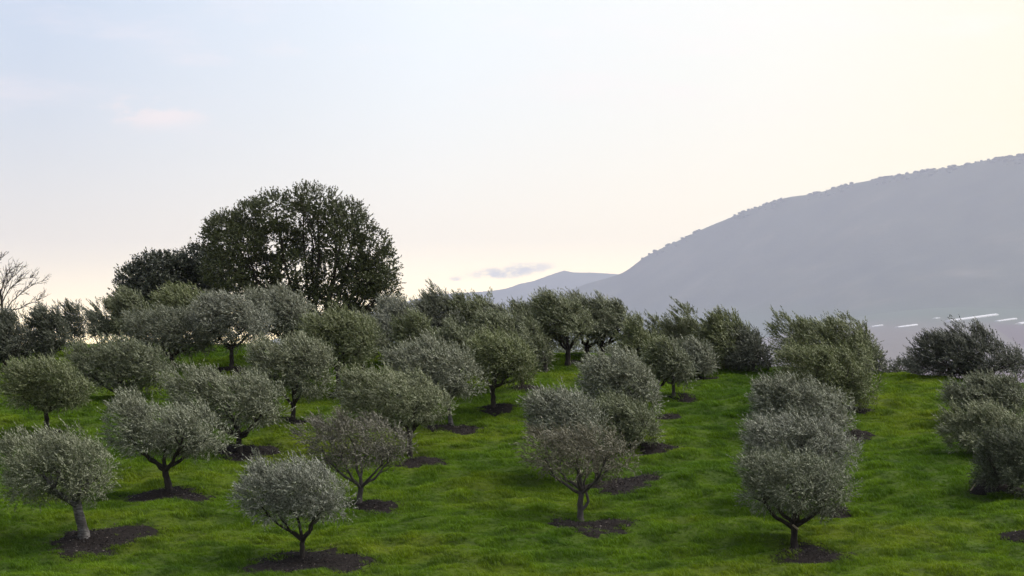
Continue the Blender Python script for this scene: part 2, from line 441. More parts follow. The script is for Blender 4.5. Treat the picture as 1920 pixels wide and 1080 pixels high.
T('small olive with looping bare limbs under its crown', (1233, 744), (1200, 1282, 628, 716), 'olive', None, fork=(1232, 728), trunk_r=0.07, limbs=4)
T('slender olive on a straight grey trunk just right of the looping limbs', (1264, 746), (1225, 1302, 632, 728), 'olive', (1282, 747, 24), fork=(1263, 715), bark='grey', trunk_r=0.075, limbs=3, mdesc='mulch patch right of the straight grey trunk')
T('compact olive alone at the right end of the middle rows', (1291, 712), (1268, 1343, 632, 706), 'silver', (1320, 714, 24), fork=(1291, 695), trunk_r=0.07, limbs=3, mdesc='mulch patch right of the compact lone olive')
# right-hand row
T('olive with a crown poking out behind the frontmost right-hand tree', (1545, 958), (1396, 1604, 773, 890), 'silver', (1562, 962, 42), fork=(1530, 900), trunk_r=0.11, limbs=4, wind=1.1, mdesc='mulch patch half hidden behind the frontmost right-hand olive', lobes=[(1430,805,32,30),(1480,800,42,25),(1540,820,42,30),(1580,850,25,30),(1460,850,65,35),(1540,865,50,25)])
T('wind-combed grey olive third in the right-hand row, leaning left', (1560, 816), (1408, 1596, 700, 822), 'silver', (1602, 820, 40), fork=(1540, 790), trunk_r=0.10, limbs=4, wind=1.4, mdesc='mulch patch right of the wind-combed grey olive', lobes=[(1440,740,28,32),(1490,730,42,30),(1545,755,40,38),(1575,790,22,28),(1480,780,60,40),(1545,795,40,28)])
T('large dark-bellied olive drooping to the right above the wind-combed olive', (1590, 772), (1455, 1642, 640, 768), 'olive', (1606, 771, 30), fork=(1570, 745), trunk_r=0.10, limbs=4, wind=1.2, mdesc='mulch patch under the drooping dark-bellied olive', lobes=[(1490,680,38,38),(1545,670,50,32),(1600,685,38,38),(1620,730,25,35),(1540,720,70,40),(1590,745,40,20)])
T('tall ragged olive topping the right-hand row against the hazy mountain', (1545, 722), (1448, 1642, 586, 708), 'olive', None, fork=(1540, 695), trunk_r=0.11, limbs=4, wind=1.2, lobes=[(1475,630,30,38),(1530,610,45,25),(1590,615,45,28),(1625,650,22,40),(1540,650,70,40)])
T('dark olive peeping out behind the tall ragged olive', (1620, 712), (1585, 1660, 622, 712), 'dark', None, D=99.5, fork=(1620, 700), trunk_r=0.08, limbs=3)
# right edge
T('bushy greenish olive at the right edge below the big dark one', (1875, 790), (1768, 1945, 700, 790), 'olive', None, fork=(1870, 770), trunk_r=0.09, limbs=4)
T('grey wind-combed olive at the right edge, middle of three stacked crowns', (1860, 858), (1766, 1965, 752, 856), 'silver', None, fork=(1858, 830), trunk_r=0.09, limbs=4, wind=1.3)
T('dark bush-like olive touching the ground at the right edge', (1895, 928), (1828, 1990, 800, 926), 'dark', (1868, 915, 60), fork=(1895, 890), trunk_r=0.10, limbs=4, mdesc='mulch patch under the bush-like olive touching the ground')
T('big dark olive spreading wide on the crest at the right edge', (1815, 722), (1700, 1935, 605, 722), 'dark', None, D=98.5, fork=(1815, 700), trunk_r=0.11, limbs=5, wind=1.1)
# crest, centre
T('leftmost of three crest olives whose dark forked trunks stand clear', (1065, 684), (1000, 1112, 545, 645), 'grey', (1085, 683, 24), fork=(1065, 652), trunk_r=0.12, limbs=4, wind=1.5, mdesc='mulch patch under the leftmost clear crest trunk')
T('middle of three crest olives whose dark forked trunks stand clear', (1101, 673), (1052, 1152, 545, 642), 'dark2', None, fork=(1100, 650), trunk_r=0.12, limbs=4, wind=1.5)
T('rightmost of three crest olives whose dark forked trunks stand clear', (1128, 672), (1092, 1200, 556, 640), 'dark2', None, fork=(1128, 648), trunk_r=0.13, limbs=4, wind=1.5)
T('olive with feathery top where the far blue hills meet the crest', (1000, 690), (946, 1052, 550, 660), 'grey', None, D=103, fork=(1000, 660), trunk_r=0.1, limbs=3, wind=1.5)
T('rounded olive breaking the skyline just left of the far blue hills', (890, 690), (838, 950, 544, 660), 'grey', None, D=102, fork=(890, 660), trunk_r=0.1, limbs=3, wind=1.2)
T('spiky-topped skyline olive right of the oak, tallest of the crest centre', (822, 690), (756, 886, 538, 660), 'grey', None, D=102, fork=(822, 660), trunk_r=0.1, limbs=3, wind=1.4)
T('low green olive filling the gap under the far blue hills', (945, 700), (900, 990, 570, 680), 'olive', None, D=99, fork=(945, 670), trunk_r=0.1, limbs=3, wind=1.2)
T('pale grey olive at the foot of the oak on its right side', (735, 690), (682, 788, 550, 665), 'silver', None, D=100, fork=(735, 665), trunk_r=0.1, limbs=3)
T('short olive tucked between the tall rounded olive and the oak', (680, 690), (640, 728, 582, 680), 'olive', None, D=98, fork=(680, 670), trunk_r=0.09, limbs=3)
T('shaded olive behind the grey-blue olive at the centre of the slope', (775, 705), (735, 830, 578, 690), 'olive', None, D=96.5, fork=(775, 675), trunk_r=0.09, limbs=3)
T('olive in shade over the centre slope, left of the hidden trunk foot', (860, 712), (815, 912, 595, 695), 'olive', None, D=95, fork=(860, 680), trunk_r=0.09, limbs=3)
T('soft grey olive right of the three clear crest trunks', (1195, 690), (1155, 1232, 590, 690), 'grey', None, D=98, fork=(1195, 668), trunk_r=0.09, limbs=3, wind=1.2)
T('broad crest olive with a ragged top against the pale mountain', (1290, 694), (1213, 1352, 570, 690), 'grey', None, D=99.5, fork=(1290, 668), trunk_r=0.1, limbs=4, wind=1.4)
T('tall brownish olive at the right of the broad crest olive', (1362, 694), (1305, 1414, 578, 694), 'dark2', None, D=99, fork=(1362, 670), trunk_r=0.09, limbs=3, wind=1.4)
T('low dark olive ending the crest trees beside the right-hand row', (1412, 696), (1356, 1452, 612, 698), 'dark', None, D=98.5, fork=(1412, 682), trunk_r=0.09, limbs=3, wind=1.0)
# crest, left
T('grey olive in front of the oak with a glimpse of bright sky below it', (530, 662), (462, 597, 535, 628), 'silver', None, D=101, fork=(535, 632), trunk_r=0.08, limbs=4, wind=1.1)
T('pale green olive at the top of the left slope, left of the oak', (245, 665), (188, 305, 540, 635), 'olive', None, D=102, fork=(245, 640), trunk_r=0.09, limbs=4, wind=1.2)
T('pale green olive with a pointed top in front of the dark tree by the oak', (330, 665), (276, 412, 530, 630), 'olive', None, D=103, fork=(330, 640), trunk_r=0.09, limbs=4, wind=1.4)
T('thin upright young olive against the sky on the left crest', (140, 668), (108, 170, 563, 645), 'dark', None, D=103, fork=(140, 650), trunk_r=0.05, limbs=3, wind=1.0, lai=8.0)
T('small olive between the thin upright olive and the pale green one', (190, 668), (160, 222, 572, 638), 'dark2', None, D=102, fork=(190, 645), trunk_r=0.06, limbs=3, wind=1.2, lai=9.0)
T('dark olive on the left crest with a crooked limb under its crown', (72, 690), (45, 132, 567, 675), 'dark', None, D=99, fork=(75, 668), trunk_r=0.1, limbs=4)
T('dark olive at the left edge under the bare tree', (10, 690), (-60, 70, 575, 690), 'dark', None, D=98, fork=(10, 670), trunk_r=0.11, limbs=4)

for t in TREES:
    if t['D'] is None:
        d = ground_hit(*t['base'])
        t['D'] = d if d else 100.0
    bx = pix(t['base'][0], t['base'][1], t['D'])
    t['pos'] = np.array([bx[0], t['D'], float(hill_z(bx[0], t['D']))])

BEDS = []                                                # (x, y, radius along x, radius along y, label, seed)
for t in TREES:
    if t['mulch']:
        cx, cy, hw = t['mulch']
        d = ground_hit(cx, cy) or t['D']
        p = pix(cx, cy, d)
        rx = hw / F_PX * d
        rx *= 1.02
        BEDS.append((p[0], d, rx, rx * 0.92, t['mdesc'], t['seed']))
d = ground_hit(1918, 1003); p = pix(1918, 1003, d)
BEDS.append((p[0], d, 0.62, 0.6, 'mulch patch cut off by the right edge of the picture', 901))


def bed_field(x, y, scale=1.0):
    """> 0 inside a mulch bed; wavering outline"""
    out = np.full(np.shape(x), -1.0)
    for (bx, by, rx, ry, _, s) in BEDS:
        a = np.arctan2((y - by) / ry, (x - bx) / rx)
        edge = 1 + 0.16 * np.sin(2 * a + s) + 0.13 * np.sin(3 * a + s * 1.7) + 0.09 * np.sin(7 * a + s * 2.3) + 0.06 * np.sin(13 * a + s * 3.1)
        r = np.hypot((x - bx) / rx, (y - by) / ry)
        out = np.maximum(out, edge * scale - r)
    return out


# ---- ground sheet of the near hill
xs = spaced(-28, 28, 0.25, -420, 420)
ys = spaced(61, 113, 0.25, -130, 420)
GX, GY = np.meshgrid(xs, ys)
GZ = hill_z(GX, GY)
nx, ny = len(xs), len(ys)
gv = np.stack([GX, GY, GZ], -1).reshape(-1, 3)
ii = (np.arange(ny - 1)[:, None] * nx + np.arange(nx - 1)[None, :]).ravel()
gf = np.stack([ii, ii + 1, ii + nx + 1, ii + nx], 1)
me = mesh_np('ground', gv, gf, m_ground, smooth=True)
dens = ((np.abs(GX) < GY * 0.225 + 2.0) & (GY > 62) & (GY < 112)).astype(float)
bedv = bed_field(GX, GY, 0.86)
patch = smooth01(waves(GX, GY, 41, 0.9) + 0.6 * waves(GX, GY, 43, 0.45), 0.5, 1.6)
dens *= np.where(bedv > 0, np.where(bedv < 0.36, 0.75 * patch, 0.30 * patch * (waves(GX, GY, 47, 2.5) > 0.2)), 1.0)
tuss = 0.5 + 0.5 * np.clip(waves(GX, GY * 1.5, 21, 1.5), -1, 1)
hgt = 0.38 + 1.1 * tuss ** 1.3
at = me.attributes.new('grass_density', 'FLOAT', 'POINT'); at.data.foreach_set('value', dens.ravel().astype(np.float32))
at = me.attributes.new('grass_height', 'FLOAT', 'POINT'); at.data.foreach_set('value', hgt.ravel().astype(np.float32))
ground = tag(link('ground', me), 'green grassy hillside carrying the olive grove', kind='structure')

# ---- valley floor, gentle fan rising to the right
us = np.linspace(-0.75, 0.95, 150)
ds = np.concatenate([np.linspace(-250, 300, 5), np.geomspace(420, 10400 * FAR_K, 110)])


def valley_z(u, D):
    fan = smooth01(u, 0.02, 0.19)
    t = np.clip((D / FAR_K - 1700) / 2500.0, 0, 1.15)
    return VALLEY_Z + fan * 105.0 * FAR_K * t ** 1.25


UU, DD = np.meshgrid(us, ds)
VX = UU * np.maximum(DD, 900.0) * 1.0
VZ = valley_z(UU, DD) + np.where(DD > 1200, 1.5 * waves(VX, DD, 61, 700), 0)
vv = np.stack([VX, DD, VZ], -1).reshape(-1, 3)
nx, ny = len(us), len(ds)
ii = (np.arange(ny - 1)[:, None] * nx + np.arange(nx - 1)[None, :]).ravel()
tag(link('valley_floor', mesh_np('valley_floor', vv, np.stack([ii, ii + 1, ii + nx + 1, ii + nx], 1), m_valley, True)), kind='structure')

# ---- mountain and far hills: ridge lines at their real distances
RIDGE = [(700, 690), (850, 652), (930, 606), (1000, 570), (1035, 556), (1060, 547), (1100, 532), (1140, 521), (1165, 513), (1180, 504), (1210, 481), (1240, 466),
         (1300, 438), (1330, 424), (1360, 412), (1400, 395), (1440, 382), (1480, 369), (1530, 363), (1570, 351), (1610, 342), (1690, 328), (1750, 318),
         (1800, 311), (1850, 300), (1920, 291), (2050, 275), (2300, 262), (2700, 300), (3300, 330), (4200, 420)]
FAR = [(350, 668), (500, 640), (600, 612), (700, 584), (770, 563), (820, 552), (915, 546), (950, 541), (975, 532), (1000, 527), (1030, 516), (1045, 511), (1058, 507),
       (1075, 511), (1110, 511), (1160, 514), (1200, 522), (1400, 560), (1700, 600), (2300, 640)]


def range_mesh(name, ridge, near, far, foot_frac, back, cols, rows, seed, rough):
    """a mountain side: columns by bearing, rows from foot to ridge and down behind"""
    px = np.linspace(ridge[0][0], ridge[-1][0], cols)
    py = np.interp(px, [r[0] for r in ridge], [r[1] for r in ridge])
    u = (px - 960) / F_PX
    Dr = np.interp(px, [ridge[0][0], 1920, ridge[-1][0]], [far, near, near * 0.95])
    Zr = (HORIZON - py) / F_PX * Dr
    t = np.concatenate([np.linspace(0, 1, rows), 1 + np.linspace(0.05, 1, 12)])
    V = []
    for tt in t:
        if tt <= 1:
            D = Dr * (foot_frac + (1 - foot_frac) * tt)
            zf = valley_z(u, Dr * foot_frac) - 4
            prof = tt ** 1.15 * (1 - 0.10 * math.sin(tt * math.pi))
            z = zf + (Zr - zf) * prof
            amp = math.sin(min(tt, 1) * math.pi) ** 0.7
        else:
            D = Dr + back * (tt - 1)
            z = Zr + (VALLEY_Z - 8 - Zr) * (tt - 1) ** 1.4
            amp = 0
        X = u * D
        z = z + amp * rough * (waves(X, D, seed, 900 * FAR_K) + 0.5 * waves(X, D, seed + 1, 350 * FAR_K) + 0.25 * waves(X, D, seed + 2, 140 * FAR_K))
        V.append(np.stack([X, D, z], -1))
    V = np.array(V)
    ny, nx = V.shape[:2]
    ii = (np.arange(ny - 1)[:, None] * nx + np.arange(nx - 1)[None, :]).ravel()
    me = mesh_np(name, V.reshape(-1, 3), np.stack([ii, ii + 1, ii + nx + 1, ii + nx], 1), m_mount, True)
    tag(link(name, me), kind='structure')
    return V, rows


MV, MR = range_mesh('mountain', RIDGE, 5300 * FAR_K, 6600 * FAR_K, 0.815, 1700 * FAR_K, 420, 60, 71, 9.0 * FAR_K)
range_mesh('far_hills', FAR, 8600 * FAR_K, 8600 * FAR_K, 0.78, 1500 * FAR_K, 260, 40, 81, 10.0 * FAR_K)

ICO_V = None
def ico():
    p = (1 + 5 ** 0.5) / 2
    v = np.array([(-1, p, 0), (1, p, 0), (-1, -p, 0), (1, -p, 0), (0, -1, p), (0, 1, p), (0, -1, -p), (0, 1, -p), (p, 0, -1), (p, 0, 1), (-p, 0, -1), (-p, 0, 1)], float)
    v /= np.linalg.norm(v[0])
    f = np.array([(0, 11, 5), (0, 5, 1), (0, 1, 7), (0, 7, 10), (0, 10, 11), (1, 5, 9), (5, 11, 4), (11, 10, 2), (10, 7, 6), (7, 1, 8), (3, 9, 4), (3, 4, 2), (3, 2, 6), (3, 6, 8), (3, 8, 9), (4, 9, 5), (2, 4, 11), (6, 2, 10), (8, 6, 7), (9, 8, 1)])
    return v, f


iv, jf = ico()
pts, siz = [], []
for k in range(3600):                                    # trees along the skyline
    c = rng.integers(60, MV.shape[1] - 2); f = rng.random()
    r = MR - 1 - (rng.integers(0, 3) if rng.random() < 0.5 else 0)
    p = MV[r, c] * (1 - f) + MV[r, c + 1] * f
    if rng.random() < 0.45 + 0.55 * float(waves(np.array(c * 1.0), np.array(0.0), 12, 13.0)): 
        pts.append(p); siz.append((1.0 + 4.0 * rng.random() ** 1.8) * FAR_K)
for k in range(0):                                    # woods on the slope
    c = rng.integers(40, MV.shape[1] - 2); r = rng.integers(4, MR - 1)
    f, g = rng.random(), rng.random()
    p = (MV[r, c] * (1 - f) + MV[r, c + 1] * f) * (1 - g) + (MV[r + 1, c] * (1 - f) + MV[r + 1, c + 1] * f) * g
    if waves(np.array(p[0]), np.array(p[1]), 33, 420 * FAR_K) > -0.1:
        pts.append(p); siz.append(rng.uniform(2.2, 4.6) * FAR_K)
pts = np.array(pts); siz = np.array(siz)
jit = rng.uniform(0.75, 1.2, (len(pts), 12, 1))
wv = (iv[None] * jit * siz[:, None, None] * np.array([1.25, 1.25, 0.85])) + pts[:, None, :] + np.array([0, 0, 1.0]) * (siz[:, None, None] * 0.35)
wf = (jf[None] + (np.arange(len(pts)) * 12)[:, None, None]).reshape(-1, 3)
tag(link('mountain_woods', mesh_np('mountain_woods', wv.reshape(-1, 3), wf, m_wood)), 'bumpy tree line and woods on the hazy mountain', kind='stuff')

# ---- haze: one even box of air round everything
def box_mesh(name, lo, hi, mat=None):
    (x0, y0, z0), (x1, y1, z1) = lo, hi
    v = [(x0, y0, z0), (x1, y0, z0), (x1, y1, z0), (x0, y1, z0), (x0, y0, z1), (x1, y0, z1), (x1, y1, z1), (x0, y1, z1)]
    f = [(0, 3, 2, 1), (4, 5, 6, 7), (0, 1, 5, 4), (1, 2, 6, 5), (2, 3, 7, 6), (3, 0, 4, 7)]
    return mesh_np(name, v, f, mat)


m_haze = bpy.data.materials.new('haze_air'); m_haze.use_nodes = True
m_haze.node_tree.nodes.clear()
hz = N(m_haze.node_tree)
pv = hz.node('ShaderNodeVolumePrincipled')
pv.inputs['Color'].default_value = (0.80, 0.83, 1.0, 1)
pv.inputs['Density'].default_value = 0.000155 / FAR_K
pv.inputs['Anisotropy'].default_value = 0.25
ho = hz.node('ShaderNodeOutputMaterial'); m_haze.node_tree.links.new(pv.outputs[0], ho.inputs['Volume'])
all_lo = min(float(gv[:, 2].min()), float(vv[:, 2].min()), float(MV[..., 2].min()))
haze_top = float(max(MV[..., 2].max(), wv[..., 2].max())) + 12
tag(link('haze', box_mesh('haze', (-8600 * FAR_K, -320, all_lo - 8), (11200 * FAR_K, 10500 * FAR_K, haze_top), m_haze)), 'thin evening haze filling the valley air', kind='stuff')

# ------------------------------------------------------------------ grass
m_grass, n = new_mat('grass_blades')
gc, gp = grass_color(n)
tn = n.node('ShaderNodeAttribute', attribute_name='tone').outputs['Fac']
ghsv = n.node('ShaderNodeHueSaturation'); n.put(ghsv.inputs['Color'], gc)
n.put(ghsv.inputs['Value'], n.maprange(tn, 0, 1, 0.65, 1.5, False))
n.put(ghsv.inputs['Saturation'], n.maprange(tn, 0.8, 1, 1.0, 0.72, False))
gb = principled(n, ghsv.outputs[0], 0.6, 0.08)
gt = n.node('ShaderNodeBsdfTranslucent'); n.put(gt.inputs[0], ghsv.outputs[0])
gm = n.node('ShaderNodeMixShader'); gm.inputs[0].default_value = 0.38
m_grass.node_tree.links.new(gb, gm.inputs[1]); m_grass.node_tree.links.new(gt.outputs[0], gm.inputs[2])
finish(m_grass, n, gm.outputs[0])


def tuft(seed, nb=46):
    r = np.random.default_rng(seed)
    V, Fc, tone = [], [], []
    for k in range(nb):
        a, rad = r.uniform(0, 6.28), 0.16 * math.sqrt(r.random())
        b = np.array([math.cos(a) * rad, math.sin(a) * rad, -0.02])
        L = r.uniform(0.07, 0.16)
        lean = np.array([-0.45, -0.05, 0]) + r.normal(0, 0.42, 3) * np.array([1, 1, 0])
        w = r.uniform(0.005, 0.010)
        th = r.uniform(0, math.pi); s = np.array([math.cos(th), math.sin(th), 0]) * w
        m_ = b + np.array([0, 0, 1]) * L * 0.55 + lean * L * 0.3
        tp = b + np.array([0, 0, 1]) * L * 0.85 + lean * L * 0.9
        i = len(V)
        V += [b - s, b + s, m_ + s * 0.7, m_ - s * 0.7, tp]
        Fc += [(i, i + 1, i + 2), (i, i + 2, i + 3), (i + 3, i + 2, i + 4)]
        t_ = r.random(); tone += [t_, t_, t_]
    o = bpy.data.objects.new('grass_tuft', mesh_np('grass_tuft', V, Fc, m_grass, tone=tone))
    return o


def build_grass(src_mesh):
    coll = bpy.data.collections.new('grass_tufts')
    for k in range(5): coll.objects.link(tuft(300 + k))
    o = link('grass', src_mesh)
    tag(o, 'thick bright green grass covering the slope between the trees', kind='stuff')
    ng = bpy.data.node_groups.new('scatter_grass', 'GeometryNodeTree')
    ng.interface.new_socket('Geometry', in_out='INPUT', socket_type='NodeSocketGeometry')
    ng.interface.new_socket('Geometry', in_out='OUTPUT', socket_type='NodeSocketGeometry')
    nn, ll = ng.nodes, ng.links
    gi, go = nn.new('NodeGroupInput'), nn.new('NodeGroupOutput')
    dist = nn.new('GeometryNodeDistributePointsOnFaces')
    na = nn.new('GeometryNodeInputNamedAttribute'); na.data_type = 'FLOAT'; na.inputs[0].default_value = 'grass_density'
    mul = nn.new('ShaderNodeMath'); mul.operation = 'MULTIPLY'; mul.inputs[1].default_value = 66.0
    ll.new(na.outputs[0], mul.inputs[0]); ll.new(gi.outputs[0], dist.inputs['Mesh']); ll.new(mul.outputs[0], dist.inputs['Density'])
    dist.inputs['Seed'].default_value = 4
    ci = nn.new('GeometryNodeCollectionInfo'); ci.inputs[0].default_value = coll
    ci.inputs['Separate Children'].default_value = True; ci.inputs['Reset Children'].default_value = True
    inst = nn.new('GeometryNodeInstanceOnPoints'); inst.inputs['Pick Instance'].default_value = True
    ll.new(dist.outputs['Points'], inst.inputs['Points']); ll.new(ci.outputs[0], inst.inputs['Instance'])
    rv = nn.new('FunctionNodeRandomValue'); rv.data_type = 'FLOAT_VECTOR'
    rv.inputs[0].default_value = (-0.2, -0.2, -0.7); rv.inputs[1].default_value = (0.2, 0.2, 0.7)
    ll.new(rv.outputs[0], inst.inputs['Rotation'])
    rs = nn.new('FunctionNodeRandomValue'); rs.data_type = 'FLOAT'
    rs.inputs[2].default_value = 0.52; rs.inputs[3].default_value = 0.98
    nh = nn.new('GeometryNodeInputNamedAttribute'); nh.data_type = 'FLOAT'; nh.inputs[0].default_value = 'grass_height'
    ms = nn.new('ShaderNodeMath'); ms.operation = 'MULTIPLY'
    ll.new(rs.outputs[1], ms.inputs[0]); ll.new(nh.outputs[0], ms.inputs[1])
    ll.new(ms.outputs[0], inst.inputs['Scale'])
    ll.new(inst.outputs[0], go.inputs[0])
    md = o.modifiers.new('scatter', 'NODES'); md.node_group = ng


vis = (dens > 0).ravel()
fv = gf[vis[gf].any(axis=1)]
ids, inv = np.unique(fv.ravel(), return_inverse=True)
g_me = mesh_np('grass', gv[ids], inv.reshape(-1, 4), m_grass)
for nm, arr in (('grass_density', dens), ('grass_height', hgt)):
    at = g_me.attributes.new(nm, 'FLOAT', 'POINT'); at.data.foreach_set('value', arr.ravel()[ids].astype(np.float32))
build_grass(g_me)

# ------------------------------------------------------------------ trees
def tube(path, rad, sides=7, seed=0, knob=0.12):
    """one tapered limb along a polyline; returns verts, quads"""
    path = np.asarray(path, float); rad = np.asarray(rad, float)
    r = np.random.default_rng(seed)
    tang = np.gradient(path, axis=0); tang /= np.linalg.norm(tang, axis=1)[:, None] + 1e-9
    ref = np.array([0.31, 0.95, 0.05]) if abs(tang[0][1]) < 0.8 else np.array([1.0, 0, 0])
    a = np.cross(tang, ref); a /= np.linalg.norm(a, axis=1)[:, None] + 1e-9
    b = np.cross(tang, a)
    th = np.linspace(0, 2 * math.pi, sides, endpoint=False)
    k = 1 + knob * r.normal(0, 1, (len(path), sides))
    ring = path[:, None, :] + (np.cos(th)[None, :, None] * a[:, None, :] + np.sin(th)[None, :, None] * b[:, None, :]) * (rad[:, None] * k)[:, :, None]
    m = len(path)
    i = np.arange(m - 1)[:, None] * sides + np.arange(sides)[None, :]
    j = np.arange(m - 1)[:, None] * sides + (np.arange(sides)[None, :] + 1) % sides
    q = np.stack([i, j, j + sides, i + sides], -1).reshape(-1, 4)
    tip = np.array([[(m - 1) * sides + s for s in (0, 1, 2, 3)]])
    return ring.reshape(-1, 3), q


def curve(p0, p1, bend, n=7, wob=0.0, r=None):
    p0, p1 = np.asarray(p0, float), np.asarray(p1, float)
    t = np.linspace(0, 1, n)[:, None]
    mid = (p0 + p1) / 2 + np.asarray(bend)
    c = (1 - t) ** 2 * p0 + 2 * t * (1 - t) * mid + t ** 2 * p1
    if wob and r is not None:
        w = r.normal(0, wob, c.shape); w[0] = 0; c = c + w
    return c


class Tubes:
    def __init__(s): s.v, s.f, s.n = [], [], 0
    def add(s, path, rad, sides=7, seed=0, knob=0.1):
        v, f = tube(path, rad, sides, seed, knob)
        s.v.append(v); s.f.append(f + s.n); s.n += len(v)
    def mesh(s, name, mat):
        return mesh_np(name, np.concatenate(s.v), np.concatenate(s.f), mat, True)


def unit(a):
    return a / (np.linalg.norm(a, axis=-1, keepdims=True) + 1e-9)


def sprays(org, out, r, wind, shoot_len, m, leaf_len, leaf_w, droop=0.0, spread=0.75, jit=0.35, outw=0.55, curl=0.0):
    """leaves set along short shoots; returns narrow pointed leaves (verts, quads, tone)"""
    n_ = len(org)
    d = unit(out * outw + wind + r.normal(0, jit, (n_, 3)))
    d[:, 2] -= droop
    d = unit(d)
    L = shoot_len * r.uniform(0.6, 1.35, n_)
    tt = np.linspace(0.05, 1.0, m)[None, :] + r.uniform(-0.04, 0.04, (n_, m))
    P = org[:, None, :] + d[:, None, :] * (L[:, None] * tt)[:, :, None]
    ld = unit(d[:, None, :] * 0.8 + r.normal(0, spread * 0.55, (n_, m, 3)))
    face = unit(0.9 * out[:, None, :] + np.array([0, 0, 0.55]) + r.normal(0, 0.50, (n_, m, 3)))   # blades turn their faces outwards to the sky
    side = unit(np.cross(ld, face)) * np.where(r.random((n_, m, 1)) < 0.5, 1.0, -1.0)
    ll = leaf_len * r.uniform(0.65, 1.25, (n_, m, 1)); lw = leaf_w * r.uniform(0.75, 1.25, (n_, m, 1))
    V = np.stack([P + side * lw, P + ld * ll, P - side * lw], 2).reshape(-1, 3)
    q = np.arange(n_ * m * 3).reshape(-1, 3)
    shoot_tone = r.random((n_, 1)) * 0.4
    tone = (shoot_tone + 0.6 * r.random((n_, m))).ravel()
    return V, q, tone


LOOKS = {'olive': M_OLIVE, 'silver': M_OLIVE_SILVER, 'brown': M_OLIVE_BROWN, 'dark': M_OLIVE_DARK, 'dark2': M_OLIVE, 'grey': M_OLIVE}


def lobes_for(r, wind):
    """billows of one crown in a unit box: x,y in -1..1, z in 0..1 (columns: x y z rx ry rz)"""
    L = []
    k = r.integers(9, 13)
    for i in range(k):
        a = 2.4 * i + r.uniform(-0.5, 0.5); q = 0.66 * math.sqrt((i + 0.4) / k)
        z = 0.28 + 0.28 * (1 - (q / 0.66) ** 2) + r.uniform(-0.07, 0.14)
        x = q * math.cos(a); y = q * math.sin(a)
        x -= 0.16 * wind * (z - 0.4) * 2
        s = r.uniform(0.28, 0.48)
        L.append((x, y, z, s, s, r.uniform(0.20, 0.36)))
    for i in range(r.integers(3, 6)):                    # tufts rising from the top, more of them upwind-left
        x = r.uniform(-0.75, 0.45); y = r.uniform(-0.5, 0.5)
        s = r.uniform(0.14, 0.22)
        L.append((x - 0.08 * wind, y, 0.74 + 0.10 * r.random() - 0.20 * abs(x), s, s, r.uniform(0.16, 0.26)))
    return np.array(L)


def lobes_from(px_lobes, box, r, wind):
    """billows read off the photograph, each given depth by copies nearer and farther"""
    x0, x1, y0, y1 = box
    hw, h = (x1 - x0) / 2, (y1 - y0)
    L = []
    for (px, py, rx, ry) in px_lobes:
        x, z = (px - (x0 + x1) / 2) / hw, (y1 - py) / h
        edge = abs(x) + 0.35 * z
        for dy in (-0.5, 0.0, 0.5):
            s = 1.0 if dy == 0 else r.uniform(0.78, 0.95)
            y = (dy + r.uniform(-0.15, 0.15)) * (1.15 - 0.55 * min(edge, 1))
            L.append((x * (1 if dy == 0 else r.uniform(0.75, 1.0)), y, z - (0 if dy == 0 else r.uniform(0, 0.08)), rx / hw * s, r.uniform(0.34, 0.46), ry / h * s))
    top = [l for l in L if l[2] > 0.55] or L
    for i in range(6):
        l = top[r.integers(len(top))]
        L.append((l[0] + r.uniform(-0.6, 0.2) * l[3], l[1], l[2] + l[5] * 0.75, r.uniform(0.08, 0.14), 0.14, r.uniform(0.10, 0.17)))
    return np.array(L)


def lobe_points(L, n_, r, inner=0.25, shell=0.16):
    w = (L[:, 3] * L[:, 5]) ** 1.0
    out_p, out_d, got = [], [], 0
    while got < n_:
        k = r.choice(len(L), n_ * 2, p=w / w.sum())
        d = unit(r.normal(0, 1, (n_ * 2, 3)))
        rad = 1 - np.abs(r.normal(0, shell, n_ * 2))
        core = r.random(n_ * 2) < inner
        rad = np.where(core, r.random(n_ * 2) ** 0.5, rad)
        p = L[k, :3] + d * rad[:, None] * L[k, 3:6]
        inside = np.min(np.linalg.norm((p[:, None, :] - L[None, :, :3]) / L[None, :, 3:6], axis=2), axis=1)
        keep = (inside > 0.62) | core
        nn_ = unit(d / L[k, 3:6])
        out_p.append(p[keep]); out_d.append(nn_[keep]); got += keep.sum()
    return np.concatenate(out_p)[:n_], np.concatenate(out_d)[:n_]


BARKS = {'dark': M_BARK, 'grey': M_BARK_GREY, 'pale': M_BARK_PALE}


